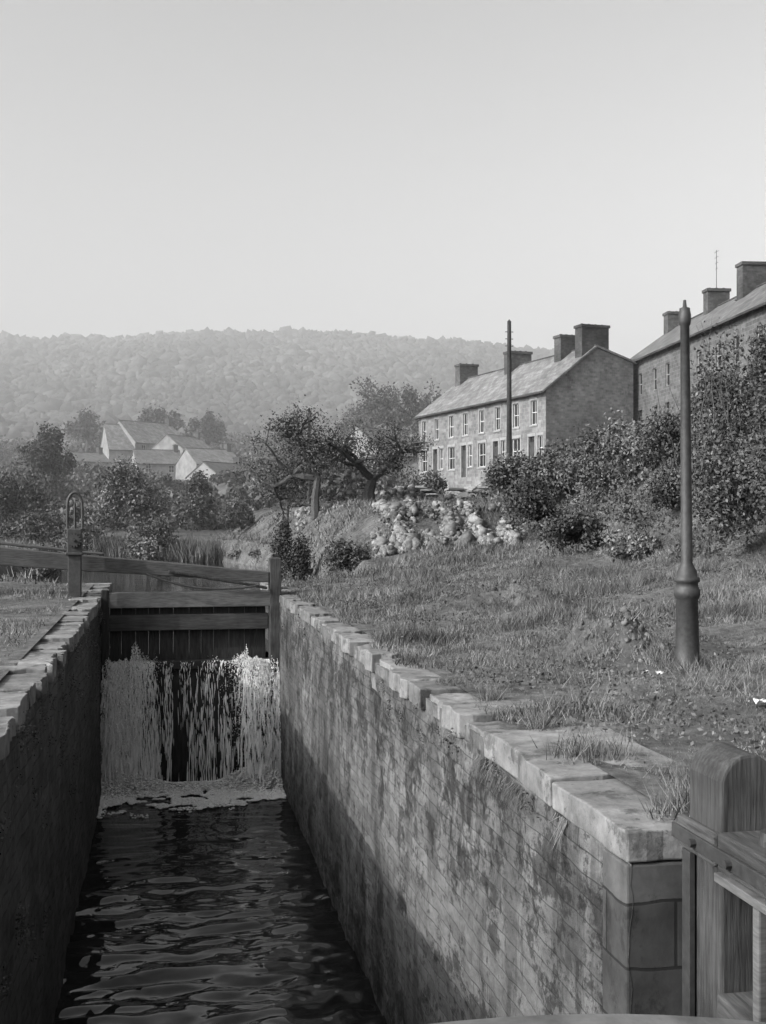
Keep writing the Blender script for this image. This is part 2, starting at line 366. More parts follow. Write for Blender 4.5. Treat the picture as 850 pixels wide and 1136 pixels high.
b=B(); b.cyl((px,py-.2,.92),(px,py-.12,.92),.09,.09,20); b.cyl((px,py-.28,.92),(px,py-.2,.92),.02,.02,10)
for i in range(14):
    t=2*math.pi*i/14; b.box(-.012,.012,-.2,-.13,.085,.115,Matrix.Translation((px,py,.92))@Matrix.Rotation(t,4,'Y'))
b.obj('gear_wheel',m_iron,pg)
# ---------------------------------------------------------------- waterfall: short broken threads
def sidef(t): return np.exp(-(np.abs(t-.14)/.17)**3)*.85+np.exp(-(np.abs(t-.86)/.16)**3)
n=60000; x=rng.uniform(XL+.02,XR-.01,n); t=(x-XL)/(XR-XL); side=sidef(t)
t0=rng.uniform(0,1,n)**.8
col=vnoise(t*24,t0*1.3,t*0)*.6+vnoise(t*66,t0*2.4,t*0+3)*.5
dens=-.01+.30*side+.035*(1-side)+.7*col*(.15+.85*side)
k=rng.random(n)<dens*.75; x,t,side,t0=x[k],t[k],side[k],t0[k]; n=len(x)
lane=np.round(x*30)/30; x=np.where(rng.random(n)<.5,lane+rng.normal(0,.004,n),x)
key=vnoise(x*9,x*0+2)*.5+.5
vy=.28+side*(.15+.9*key)*rng.random(n)+.1*rng.random(n); vz=side*key*rng.uniform(0,1.3,n)*rng.random(n); vx=rng.normal(0,.02+.2*side,n)
T=.66+vz*.16; t0=t0*T; dt=rng.uniform(.015,.07,n); w=rng.uniform(.002,.0065,n)*(1+.6*side)*(.6+t0)
K=4; Vr=[]
for i in range(K):
    tt=t0+dt*i/(K-1); z=-1.08+vz*tt-4.9*tt*tt; y=GYt-.06-vy*tt; xx=np.clip(x+vx*tt+.012*np.sin(tt*20+x*40),XL+.01,XR)
    ww=w*(.35,1,.9,.25)[i]; z=np.maximum(z,-3.12)
    Vr+= [np.stack([xx-ww,y,z],1),np.stack([xx+ww,y-.003,z],1)]
V=np.stack(Vr,1).reshape(-1,3); o=(np.arange(n)*2*K)[:,None,None]
Fq=(o+np.array([[2*i,2*i+1,2*i+3,2*i+2] for i in range(K-1)])[None]).reshape(-1,4)
wf=npmesh('waterfall',V,Fq,m_foam)
n=18000; side=np.where(rng.random(n)<.5,.13,.87); xx=XL+(XR-XL)*np.clip(side+rng.normal(0,.075,n),.01,.99)
spur=(vnoise(xx*7,xx*0)+vnoise(xx*19,xx*0+5))*.5+.5
tt=rng.uniform(0,.68,n); vy=rng.uniform(.3,1.4,n); zz=-1.1+rng.uniform(0,1.4,n)*spur*1.6*tt-4.9*tt*tt; ok=zz>-3.05
P=np.stack([xx,GYt-.06-vy*tt,zz],1)[ok]; Vv,Ff=leafmesh(P,.015,asp=.8)
Vv=Vv.reshape(-1,4,3); c=Vv.mean(1,keepdims=True); Vv=c+(Vv-c)*np.array([.8,1,1.9]); npmesh('spray',Vv.reshape(-1,3),Ff,m_foam,wf)
n=34000; yy=GYt-.1-np.abs(rng.normal(0,.75,n)); xx=rng.uniform(XL,XR,n); k=(vnoise(xx*3,yy*3.5)+.5*vnoise(xx*9,yy*9))>(-1.0+(GYt-yy-.5)*.95)
P=np.stack([xx,yy,np.full(n,-3.08)+.25*(.35+sidef((xx-XL)/(XR-XL)))*np.exp(-((GYt-.5-yy)/.3)**2)*rng.random(n)**2.5],1)[k]
blobs('foam',P,rng.uniform(.006,.022,len(P)),m_foam,sub=1,jit=.1,flat=(1.5,1.1,.7),parent=wf,rot=False)
# ---------------------------------------------------------------- near open gate
ng=empty('lock_gate')
gx0,gx1=2.15,2.40
b=B(); pts=[(gx0+.005,-3.4),(gx1,-3.4),(gx1,.22)]
for i in range(1,12):
    t=math.pi*i/12; pts.append(((gx0+gx1)/2+.125*math.cos(t),.23+.145*math.sin(t)))
pts.append((gx0+.005,.22)); n=len(pts)
b.add([(p[0],4.27,p[1]) for p in pts]+[(p[0],4.56,p[1]) for p in pts],[tuple(range(n)),tuple(range(n,2*n))[::-1]]+[((i+1)%n,i,n+i,n+(i+1)%n) for i in range(n)])
b.obj('heel_post',m_woodv,ng,.012)
part('top_rail',[(gx0-.02,gx1+.1,1.2,4.26,-.07,.08),(gx0-.03,gx0+.004,4.262,4.6,-.06,.07)],m_woodh,ng,.012)
part('top_rail_lower',[(gx0-.035,gx0+.12,1.2,4.255,-.11,-.075)],m_wood,ng,.004)
part('middle_rail',[(gx0-.02,gx1-.05,1.2,4.26,-.68,-.55)],m_woodh,ng,.01)
part('bottom_rail',[(gx0-.02,gx1-.05,1.2,4.26,-1.5,-1.3)],m_woodh,ng,.01)
part('stile',[(gx0-.01,gx0+.1,3.95,4.0,-.549,-.115),(gx0-.01,gx0+.1,3.3,3.36,-.549,-.115)],m_wood,ng,.008)
bx=[];y=1.2
while y<4.2: bx.append((gx0+.15,gx0+.19,y,min(y+.19,4.25),-3.4,-.08)); y+=.2
part('planks',bx,m_woodv,ng,.004)
part('iron_strap',[(gx0-.045,gx0-.031,3.2,4.62,-.03,.03),(gx0-.03,gx0-.004,4.48,4.55,-3.3,-.061)],m_iron,ng,.003)
b=B()
for yb in (3.5,3.8,4.1,4.4): b.cyl((gx0-.07,yb,0),(gx0-.044,yb,0),.018,.016,8)
b.cyl((gx0+.1,4.05,.08),(gx0+.1,4.05,.13),.05,.045,14); b.cyl((gx0+.17,4.1,.08),(gx0+.17,4.1,.12),.03,.03,10)
for k in range(5): b.cyl((gx0+.05+.05*k,4.0+.02*(k%2),.095),(gx0+.09+.05*k,4.02-.02*(k%2),.1),.014,.014,8)
b.obj('bolts',m_iron,ng)
cg=empty('lock_gate')
b=B(); V=[]; seg=30
for i in range(seg+1):
    x=XL+.01+(2.1-XL)*i/seg; zt=.146-((x-.72)**2)/8.0
    V+=[(x,2.45,zt-.2),(x,2.68,zt-.2),(x,2.68,zt-.02),(x,2.64,zt),(x,2.49,zt),(x,2.45,zt-.02)]
Fs=[]
for i in range(seg):
    for k in range(6): Fs.append((i*6+k,i*6+(k+1)%6,i*6+6+(k+1)%6,i*6+6+k))
Fs+=[(5,4,3,2,1,0),tuple(seg*6+k for k in range(6))]
b.add(V,Fs); b.obj('curved_top_beam',m_wood,cg,.008)
bx=[];x=XL+.02
while x<1.9: bx.append((x,min(x+.2,1.88),2.5,2.56,-3.4,-.12)); x+=.21
part('planks',bx,m_woodwet,cg,.004)
# ---------------------------------------------------------------- lamp post
lx,ly=PX(763,10.0); lz=float(ground(lx,ly))-.05
lH=ZV(333,10.0)-lz; k3=lH-3.2
prof=[(.0,.12),(.04,.12),(.05,.105),(.2,.1),(.62,.09),(.63,.1),(.66,.112),(.70,.112),(.72,.095),(.76,.092),(.77,.108),(.80,.108),(.815,.088),(.86,.082),(.90,.062),(.93,.05),(2.0,.044)]+[(z+k3,r) for z,r in ((2.98,.038),(2.99,.047),(3.02,.052),(3.08,.052),(3.09,.046),(3.13,.044),(3.14,.018),(3.2,.012),(3.2,.0))]
V=[];Fs=[];n=28
for z,r in prof: V+=[(r*math.cos(2*math.pi*i/n),r*math.sin(2*math.pi*i/n),z) for i in range(n)]
for k in range(len(prof)-1): Fs+=[(k*n+i,k*n+(i+1)%n,(k+1)*n+(i+1)%n,(k+1)*n+i) for i in range(n)]
b=B(); b.add(V,Fs); lo=b.obj('lamp_post',m_iron,None,0,True); lo.location=(lx,ly,lz); lo.rotation_euler=(0,math.radians(-.5),0)
# ---------------------------------------------------------------- telegraph poles
def pole(u,D,vt,r=.12):
    x,y=PX(u,D); z0=float(ground(x,y)); z1=ZV(vt,D)
    b=B(); b.cyl((x,y,z0-.3),(x,y,z1),r*1.25,r*.8,12); b.cyl((x,y,z1),(x,y,z1+.12),r*.9,.01,12)
    o=b.obj('telegraph_pole',m_pole)
    b=B(); 
    for k in range(3): b.cyl((x-.2,y,z1-.5-k*.35),(x+.2,y,z1-.5-k*.35),.02,.02,6)
    b.obj('step_irons',m_iron,o)
pole(565,58,357,.12); pole(343,78,454,.12)
# ---------------------------------------------------------------- houses
def terrace(name,o,adir,L,dep,zb,ze,ro,zr,zre,holes,chim,mw,mg,mroof,surr=True,doors=(),bars=True,mf=None):
    ox,oy=o; rz=math.atan2(adir[1],adir[0]); E=empty(name,(ox,oy,zb),rz); H=ze-zb; R=zr-zb; HR=zre-zb
    xs=sorted({0,L}|{h[0] for h in holes}|{h[1] for h in holes}); zs=sorted({-1.5,H}|{h[2] for h in holes}|{h[3] for h in holes})
    b=B()
    for i in range(len(xs)-1):
        for j in range(len(zs)-1):
            cx=(xs[i]+xs[i+1])/2; cz=(zs[j]+zs[j+1])/2
            if any(h[0]<cx<h[1] and h[2]<cz<h[3] for h in holes): continue
            b.add([(xs[i],0,zs[j]),(xs[i+1],0,zs[j]),(xs[i+1],0,zs[j+1]),(xs[i],0,zs[j+1])],[(0,1,2,3)])
    d=.14
    for h in holes:
        x0,x1,z0,z1=h[:4]
        b.add([(x0,0,z0),(x1,0,z0),(x1,0,z1),(x0,0,z1),(x0,d,z0),(x1,d,z0),(x1,d,z1),(x0,d,z1)],[(0,4,5,1),(1,5,6,2),(2,6,7,3),(3,7,4,0)])
    b.obj('front_wall',mw,E)
    b=B()
    for x in (0,L):
        b.add([(x,0,-1.5),(x,dep,-1.5),(x,dep,HR),(x,ro,R),(x,0,H)],[(0,1,2,3,4)])
    b.add([(0,dep,-1.5),(L,dep,-1.5),(L,dep,HR),(0,dep,HR)],[(0,1,2,3)])
    b.obj('gable_walls',mg,E)
    gl=B(); fr=B(); su=B(); dr=B()
    for h in holes:
        x0,x1,z0,z1=h[:4]; door=len(h)>4
        if door:
            dr.box(x0,x1,d-.03,d+.02,z0,z1-.35); gl.box(x0,x1,d-.01,d+.02,z1-.34,z1)
        else:
            gl.box(x0,x1,d-.005,d+.02,z0,z1)
            f=.05
            for q in ((x0,x0+f,z0,z1),(x1-f,x1,z0,z1),(x0+f,x1-f,z0,z0+f),(x0+f,x1-f,z1-f,z1),(x0+f,x1-f,(z0+z1)/2-.025,(z0+z1)/2+.025)):
                fr.box(q[0],q[1],d-.06,d-.006,q[2],q[3])
            if bars: fr.box((x0+x1)/2-.015,(x0+x1)/2+.015,d-.05,d-.007,z0+f,z1-f)
        if surr:
            su.box(x0-.14,x1+.14,-.03,.03,z1+.003,z1+.2)
            if not door: su.box(x0-.12,x1+.12,-.06,.05,z0-.12,z0-.003)
            su.box(x0-.13,x0-.003,-.02,.03,z0,z1); su.box(x1+.003,x1+.13,-.02,.03,z0,z1)
    if gl.v: gl.obj('window_glass',m_glass,E)
    if fr.v: fr.obj('window_frames',mf or m_frame,E)
    if su.v: su.obj('window_surrounds',m_surr,E)
    if dr.v: dr.obj('doors',m_pole,E)
    b=B(); ov=.28; th=.14; x0,x1=-.12,L+.12
    sl=(R-H)/ro; sr=(R-HR)/(dep-ro)
    P=[(-ov,H-ov*sl+.02),(ro,R+.02),(dep+ov,HR-ov*sr+.02)]; 
    Q=P+[(p[0],p[1]+th) for p in P[::-1]]
    V=[(x0,)+q for q in Q]+[(x1,)+q for q in Q]
    b.add(V,[(0,1,7,6),(1,2,8,7),(2,3,9,8),(3,4,10,9),(4,5,11,10),(5,0,6,11),(0,5,4,1),(1,4,3,2),(6,7,10,11),(7,8,9,10)])
    b.obj('roof',mroof,E)
    b=B(); b.box(x0,x1,ro-.1,ro+.1,R+.12,R+.22); b.obj('ridge_tiles',m_chim,E,.03)
    b=B(); b.box(x0,x1,-ov-.12,-ov-.005,H-ov*sl-.02,H-ov*sl+.1); b.obj('gutter',m_pole,E)
    b=B(); pt=B()
    for (cx,wx,wy,h) in chim:
        b.box(cx-wx/2,cx+wx/2,ro-wy/2,ro+wy/2,R-.9,R+h-.18); b.box(cx-wx/2-.07,cx+wx/2+.07,ro-wy/2-.07,ro+wy/2+.07,R+h-.178,R+h)
        for k in np.linspace(-wy/2+.25,wy/2-.25,max(2,int(wy/.45))): pt.cyl((cx,ro+k,R+h),(cx,ro+k,R+h+.1),.1,.085,8)
    if b.v: b.obj('chimney_stacks',m_chim,E); pt.obj('chimney_pots',m_chim,E)
    return E
def cdir(l,D): x,y=cam2w(l,D); n=math.hypot(x,y); return (x/n,y/n)
L1=21.4; holes=[]
for k in range(4):
    x=k*L1/4
    holes+= [(x+.75,x+1.6,3.1,4.7),(x+3.3,x+4.15,3.1,4.7),(x+.6,x+1.8,.65,2.35),(x+3.0,x+3.85,.0,2.35,1),(x+4.25,x+4.95,.75,2.35)]
terrace('terrace_house',cam2w(2.9,95),cdir(7.5,-20),L1,6.5,4.1,9.33,3.7,12.2,11.3,holes,[(1.2,.9,1.6,1.3),(L1*.48,.9,1.8,1.15),(L1*.835,.9,1.8,1.25),(L1-.55,.9,2.0,1.5)],m_stone1,m_brickg,m_slate)
L2=40; holes=[]
for k in range(7):
    x=k*5.5+.3
    holes+= [(x+.7,x+1.5,3.4,4.8),(x+3.2,x+4.0,3.4,4.8),(x+.6,x+1.7,.9,2.4),(x+3.1,x+4.0,.1,2.4,1)]
h2=terrace('terrace_house',cam2w(16.6,81),cdir(2,-24),L2,7,5.8,11.6,3.5,14.1,11.6,holes,[(.8,.9,1.5,1.1),(8.3,.8,1.4,1.25),(14.3,.9,1.8,1.6),(25,.9,1.8,1.5)],m_stone2,m_stone2,m_slate2,surr=False,bars=False,mf=m_surr)
b=B(); b.cyl((8.3,3.5,8.6),(8.3,3.5,12.0),.025,.02,6)
for k in range(4): b.cyl((8.3-.35+.05*k,3.5,11.9-.35*k),(8.3+.35-.05*k,3.5,11.9-.35*k),.014,.014,5)
b.obj('aerial',m_iron,h2)
def cottage(u0,u1,D0,D1,vb,ve,vr,mw,mr,dep=7,name='cottage',ch=True,win=True):
    l0=(u0-425)/F*D0; l1=(u1-425)/F*D1; L=math.hypot(l1-l0,D1-D0); Dm=(D0+D1)/2
    zb,ze,zr=ZV(vb,Dm),ZV(ve,Dm),ZV(vr,Dm); hs=[]
    if win:
        H=ze-zb; n=max(1,int(L/3.2))
        for k in range(n):
            x=(k+.5)*L/n
            for z in ([.9,3.4] if H>5 else [.9]):
                if z+1.2<H-.1: hs.append((x-.45,x+.45,z,z+1.2))
    return terrace(name,cam2w(l0,D0),cdir(l1-l0,D1-D0),L,dep,zb,ze,dep/2,zr,ze,hs,[(L-.6,.7,1.1,1.1)] if ch else [],mw,mw,mr,surr=False)
cottage(150,207,215,225,522,492,468,m_white,m_slate,9)
cottage(121,150,213,215,522,498,470,m_white,m_slate,8,ch=False)
cottage(152,203,195,198,530,514,499,m_white,m_slate2,6)
cottage(203,238,212,222,520,500,484,m_white,m_slate,7)
cottage(218,268,185,190,532,515,498,m_white,m_slate,7)
cottage(244,284,170,178,548,530,514,m_surr,m_slate2,6)
cottage(72,122,200,205,524,512,502,m_surr,m_slate2,6)
cottage(10,60,190,195,536,528,518,m_surr,m_slate,6)
cottage(425,470,150,160,520,505,476,m_surr,m_slate,8)
# ---------------------------------------------------------------- trees
def tree(name,u,D,vtop,spread_,mat,leaf=.12,nl=9000,trunk_r=.12,clear=.16,depth=5,lumps=0,frac=.5,cz=.6,rz=.42):
    px,py=PX(u,D); z0=float(ground(px,py)); H=ZV(vtop,D)-z0
    b=B(); tips=[]
    def grow(p,d,L,r,k):
        q=p+d*L; mid=p+d*L*.5+Vector([random.uniform(-.06,.06)*L for _ in range(3)])
        b.cyl(p,mid,r,r*.85,7,False); b.cyl(mid,q,r*.85,r*.68,7,False)
        if k<=3: tips.append((q,k))
        if k<=2: tips.append((mid,k))
        if k==0: return
        for _ in range(random.choice([2,3,3])):
            nd=(d*.8+Vector([random.gauss(0,.62),random.gauss(0,.62),random.gauss(.02,.4)])).normalized(); grow(q,nd,L*random.uniform(.62,.9),r*.62,k-1)
    grow(Vector((0,0,0)),Vector((.08,.02,1)).normalized(),H*clear,trunk_r,depth)
    T=np.array([t[0][:] for t in tips]); 
    ext=max(np.percentile(np.abs(T[:,:2]),97),.1); zx=np.percentile(T[:,2],99); sx=spread_/2/ext*.9; sz=H/zx*.93
    o=b.obj(name,m_bark); 
    for v in o.data.vertices: v.co.x*=sx; v.co.y*=sx; v.co.z*=sz
    T=T*np.array([sx,sx,sz]); k=rng.integers(0,len(T),nl); P=T[k]+rng.normal(0,1,(nl,3))*np.array([.045,.045,.04])*spread_
    if lumps:
        m=int(nl*frac); P[:m]=blobpts((0,0,H*cz),(spread_/2,spread_/2,H*rz),m,lumps,.7)
    P=P[P[:,2]>H*clear*1.0]
    V,Fq=leafmesh(P,leaf); npmesh('leaves',V,Fq,mat,o)
    o.location=(px,py,z0-.05); return o
tree('apple_tree',350,50,447,5.4,m_leaf,.095,9000,.1,clear=.12,lumps=24,frac=.5,cz=.54,rz=.46)
tree('apple_tree',410,51,464,4.8,m_leaf,.095,6500,.09,clear=.12,lumps=18,frac=.5,cz=.54,rz=.46)
tree('apple_tree',318,52,486,2.8,m_leaf,.095,3000,.07,clear=.12,lumps=10,frac=.6,cz=.52,rz=.46)
tree('oak_tree',52,110,468,5.6,m_leafd,.28,7000,.25,lumps=10)
tree('oak_tree',182,240,449,10,m_leafd,.6,3500,.4,lumps=9)
tree('oak_tree',228,245,455,9,m_leafd,.6,3500,.4,lumps=9)
tree('oak_tree',95,230,452,10,m_leafd,.6,3000,.4,lumps=9)
tree('oak_tree',430,165,416,9,m_leaf,.4,4500,.3,lumps=12)
tree('oak_tree',462,170,422,8,m_leaf,.4,4500,.3,lumps=12)
tree('oak_tree',402,175,438,8,m_leaf,.4,4000,.3,lumps=12)
def shrub(name,u,D,vt,wpx,mat,n,leaf,vb=None,lumps=12):
    x,y=PX(u,D); z0=float(ground(x,y)); zt=ZV(vt,D); w=wpx/F*D/2
    if zt-z0<.3: zt=z0+.3
    c=(x,y,z0+(zt-z0)*.4); return bush(name,c,(w,w*.8,(zt-z0)*.66),n,leaf,mat,lumps,fill=.6)
shrub('willow_shrub',140,72,512,90,m_leafl,11000,.17,lumps=22)
shrub('willow_shrub',168,62,565,66,m_leafl,5000,.14)
shrub('bush',215,80,520,66,m_leaf,7000,.18,lumps=16)
shrub('bush',262,76,544,50,m_leaf,5000,.16)
shrub('bush',286,90,545,46,m_leafd,3500,.2)
shrub('bush',18,80,514,90,m_leaf,8000,.2,lumps=18)
shrub('bush',50,70,556,80,m_leafl,7000,.16)
shrub('bush',95,70,562,70,m_leafl,6000,.17)
shrub('bush',8,66,570,70,m_leaf,6000,.17)
shrub('bush',-30,76,530,90,m_leaf,6000,.17)
shrub('bush',320,38,562,52,m_leafd,6500,.075,lumps=16)
shrub('bush',384,32,590,66,m_leaf,7000,.07,lumps=16)
shrub('bush',350,56,560,60,m_leaf,4000,.1)
shrub('bush',470,70,515,70,m_leafd,4000,.14)
# distant tree belts, hedges
P=[];
for (ua,ub,D0,D1,ra,rb,cnt) in ((-150,300,232,330,2.2,4,130),(280,640,165,330,2.2,4.2,150),(-200,115,110,180,1.2,2.4,70),(-100,300,84,104,.9,1.5,70),(100,190,105,165,.9,1.8,30),(190,300,100,150,.8,1.2,30),(560,900,120,220,2,4,60),(300,430,78,120,1.2,2.4,50)):
    for _ in range(cnt):
        u=random.uniform(ua,ub); D=random.uniform(D0,D1); x,y=PX(u,D); P.append((x,y,float(ground(x,y,False)),random.uniform(ra,rb),D))
for q3,(nm,mt) in enumerate((('tree_belt',m_leaf),('tree_belt',m_leafd),('tree_belt',m_leafl))):
    LP=[];LS=[]
    for x,y,z,r,D in P[q3::3]:
        q=blobpts((x,y,z+r*.7),(r*1.2,r,r*1.1),340,8,.5); LP.append(q); LS.append(np.full(len(q),.28+.0018*D*.9))
    Q=np.concatenate(LP); sc=np.concatenate(LS)[:,None,None]; V,Fq=leafmesh(Q,1.0); V=V.reshape(-1,4,3); c=V.mean(1,keepdims=True)
    npmesh(nm,(c+(V-c)*sc).reshape(-1,3),Fq,mt)
# bank brambles
LP=[]; LD=[]; LL=[]
for _ in range(540):
    Y=random.uniform(11,66); X=float(foot(Y))+.6+9*random.random(); z=float(ground(X,Y))
    D=X*S+Y*C; r=random.uniform(.3,.9)*(1+.3*(D>35)); n=int(280*(r/.7)**2*(1 if D<30 else .6))
    hz=random.uniform(.3,.8)
    p=blobpts((X,Y,z+.05),(r*1.2,r*1.2,r*hz),n,7,.7)
    random.choice((LP,LP,LD,LL,LL)).append(p)
for u,D,vt,w,sel in ((820,18,372,120,LD),(850,17,395,110,LP),(790,19.5,425,70,LP),(735,27,448,90,LP),(700,30,455,90,LL),(660,33,474,90,LP),(610,38,490,80,LP),(570,42,500,70,LP),(640,24,556,80,LD),(700,22,580,70,LL),(850,22,355,70,LP),(585,36,527,70,LD),(880,24,380,100,LD),(800,18,480,110,LP),(790,25,385,70,LP),(755,23,505,70,LL)):
    x,y=PX(u,D); z0=float(ground(x,y)); zt=ZV(vt,D); w=w/F*D/2
    sel.append(blobpts((x,y,(z0+zt)/2-.1),(w,w,max(.3,(zt-z0)*.62)),4600,22,.7))
for nm,LS,mt in (('bramble_bank',LP,m_leaf),('bramble_bank',LD,m_leafd),('bramble_bank',LL,m_leafl)):
    P=np.concatenate(LS); D=P[:,0]*S+P[:,1]*C; V,Fq=leafmesh(P,1.0); 
    V=V.reshape(-1,4,3); c=V.mean(1,keepdims=True); sc=np.clip(.055+.0022*(D-15),.05,.14)[:,None,None]
    V=(c+(V-c)*sc).reshape(-1,3); npmesh(nm,V,Fq,mt)
b=B()
for (u,D,vt) in ((820,18,355),(845,17,365),(800,18.5,390),(775,19,415),(700,29,452),(745,27,440)):
    x,y=PX(u,D); zt=ZV(vt,D); z0=zt-1.6
    for _ in range(6):
        p=Vector((x+random.gauss(0,.3),y,z0)); d=Vector((random.gauss(0,.25),random.gauss(0,.25),1)).normalized(); r=.012
        for k in range(6):
            q=p+d*.27; b.cyl(p,q,r,r*.75,5,False); p=q; r*=.75; d=(d+Vector((random.gauss(0,.18),random.gauss(0,.18),.1))).normalized()
b.obj('elder_stems',m_bark)
# ---------------------------------------------------------------- grass
def blades(name,X,Y,h,w,mat,z=None,lean=.5):
    n=len(X); Z=ground(X,Y) if z is None else z
    a=rng.uniform(0,2*math.pi,n); dx=np.cos(a)*w; dy=np.sin(a)*w; la=rng.uniform(0,2*math.pi,n); ln=h*rng.uniform(.1,1,n)*lean
    P=np.stack([X,Y,Z-.01],1); off=np.stack([dx,dy,0*dx],1); tip=P+np.stack([np.cos(la)*ln,np.sin(la)*ln,h],1)
    V=np.stack([P-off,P+off,tip],1).reshape(-1,3); return npmesh(name,V,np.arange(n*3).reshape(n,3),mat)
def clump(X,Y): return np.clip(.42+1.7*fbm(X*1.1,Y*1.1,o=4),.0,1.4)
def moundq(X,Y):
    s=np.zeros_like(X)
    for (u,D0,r,h) in MOUNDS[:2]:
        mx,my=PX(u,D0); s=np.maximum(s,np.exp(-(((X-mx)/r)**2+((Y-my)/(r*.8))**2)))
    return s
AX=[];AY=[];AH=[];AW=[]
def region(x0,x1,y0,y1,n,h0,h1,w):
    X=rng.uniform(x0,x1,n); Y=y0+(y1-y0)*rng.random(n)**1.1; xc,hw=canal(Y)
    k=((X>XR+.36+.3*vnoise(Y*1.7,Y*0))|(X<XL-.38))&((Y<23)|(np.abs(X-xc)>hw+.3))&(X<foot(Y)+6)
    c=clump(X,Y); k&=rng.random(n)<(.35+c)*(1-.6*moundq(X,Y))
    X,Y,c=X[k],Y[k],c[k]; AX.append(X);AY.append(Y);AH.append((h0+(h1-h0)*c**1.5*rng.random(len(X))));AW.append(np.full(len(X),w))
region(1.95,11,4.7,14,150000,.02,.14,.004)
region(2,13,10.5,24,140000,.03,.22,.006)
region(2,17,22,42,80000,.04,.32,.012)
region(-7,-1.3,8,24,45000,.02,.12,.006)
region(-14,-1.5,23,60,30000,.05,.35,.02)
region(3,26,40,75,40000,.08,.35,.025)
blades('grass',np.concatenate(AX),np.concatenate(AY),np.concatenate(AH),np.concatenate(AW),m_blade,lean=1.0)
X=[];Y=[]
for (u,D,r,n) in ((763,10,.2,450),(640,11.0,.3,600),(668,11.0,.25,500),(735,10.2,.2,300),(640,11.9,.4,400),(545,16.2,.8,1100),(660,6.35,.2,420),(640,9.0,.2,200),(800,8.6,.3,300),(820,9.5,.4,400),(440,13,.12,160),(395,15,.15,160),(590,13,.4,300),(600,7.1,.07,110),(545,8.2,.07,110),(800,5.6,.2,400)):
    x,y=PX(u,D); X.append(rng.normal(x,r*.6,n)); Y.append(rng.normal(y,r*.6,n))
X=np.concatenate(X);Y=np.concatenate(Y); blades('grass_tufts',X,Y,rng.uniform(.04,.17,len(X)),np.full(len(X),.0035),m_blade,lean=1.1)
n=60000; X=rng.uniform(2.3,9.5,n); Y=rng.uniform(5,30,n); c=fbm(X*.9+5,Y*.9); k=(c>.0)&(X<foot(Y)+3)&(moundq(X,Y)<.4); X,Y=X[k],Y[k]
V,Fq=leafmesh(np.stack([X,Y,ground(X,Y)+rng.uniform(.0,.08,len(X))],1),.03); npmesh('weeds',V,Fq,m_leaf)
P=[]
for _ in range(16):
    y=4.8+random.random()**1.3*14; z=-.15-random.random()**2*.5
    k=int(random.uniform(15,50)); P.append(np.stack([np.full(k,XR-.01)-np.abs(rng.normal(0,.015,k)),rng.normal(y,.05,k),rng.normal(z,.04,k)],1))
for _ in range(60):
    y=5+random.random()*14; z=-.15-random.random()**2*1.8
    k=int(random.uniform(20,80)); P.append(np.stack([np.full(k,XL+.03)+np.abs(rng.normal(0,.03,k)),rng.normal(y,.06,k),rng.normal(z,.05,k)],1))
V,Fq=leafmesh(np.concatenate(P),.02); npmesh('wall_plants',V,Fq,m_leaf)
n=260; yy=np.repeat(rng.uniform(4.75,7.0,9),29)[:n]; yy=yy+rng.normal(0,.05,len(yy)); n=len(yy)
V=[]
for i in range(n):
    z=-.14-.02*random.random(); dx=-random.uniform(.01,.09); dz=-random.uniform(.03,.22); 
    V+=[(XR,yy[i]-.003,z),(XR,yy[i]+.003,z),(XR+dx,yy[i]+random.gauss(0,.05),z+dz)]
npmesh('hanging_grass',np.array(V),np.arange(n*3).reshape(n,3),m_blade)
# reeds at the bend
n=9000; Y=rng.uniform(58,71,n); xc,hw=canal(Y); X=xc+hw+rng.uniform(-1.0,1.6,n); hh=(.35+.75*rng.random(n))*(1+.4*vnoise(X*.7,Y*.7)); blades('reeds',X,Y,hh,np.full(n,.03),m_reed,z=np.full(n,-1.0),lean=.5)
P=[]
for _ in range(60):
    y=random.uniform(26,80); xc,hw=canal(y); s=random.choice((-1,-1,1)); x=float(xc)+s*(float(hw)+random.uniform(.2,.9)); r=random.uniform(.25,.5)
    P.append(blobpts((x,y,-.55),(r*1.3,r*1.3,r),300,6,.6))
V,Fq=leafmesh(np.concatenate(P),.11); npmesh('canal_bank_herbs',V,Fq,m_leafl)
# ---------------------------------------------------------------- rubble
def stones(name,P,R,mat):
    n=len(P); P=np.asarray(P,float); R=np.asarray(R,float)
    c=np.array([(x,y,z) for z in(-1,1) for y in(-1,1) for x in(-1,1)],float)*.72
    W=c[None]*(1+rng.normal(0,.22,(n,8,3)))*(R[:,None]*rng.uniform(.6,1.35,(n,3)))[:,None,:]
    W=np.einsum('nij,nkj->nki',randrot(n),W)+P[:,None,:]
    f=np.array([(0,2,3,1),(4,5,7,6),(0,1,5,4),(2,6,7,3),(0,4,6,2),(1,3,7,5)])
    return npmesh(name,W.reshape(-1,3),(f[None]+(np.arange(n)*8)[:,None,None]).reshape(-1,4),mat)
P=[];R=[]
for _ in range(5200):
    u=random.uniform(415,574); D=random.uniform(33.0,40.0); x,y=PX(u,D)
    ridge=(.5+.5*math.sin(u*.21+D*1.1+1.5*float(vnoise(u*.05,D*.5))))
    if random.random()>.15+.85*ridge: continue
    if float(vnoise(u*.06,D*.6,3.3))<-.3: continue
    P.append((x,y,float(ground(x,y))+.02+.2*ridge*random.random())); R.append(random.uniform(.025,.085)*(.7+.7*ridge)*(2 if random.random()<.05 else 1))
stones('rubble_heap',P,R,m_rub)
P=[];R=[]
for _ in range(2000):
    u=random.uniform(330,550); D=random.uniform(50,58); x,y=PX(u,D); h=1.15*math.exp(-((D-54)/2.5)**2)*(.5+.5*float(vnoise(u*.05,0)))
    P.append((x,y,float(ground(x,y))+h*random.random())); R.append(random.uniform(.06,.19))
stones('ruined_stone_wall',P,R,m_rub)
b=B()
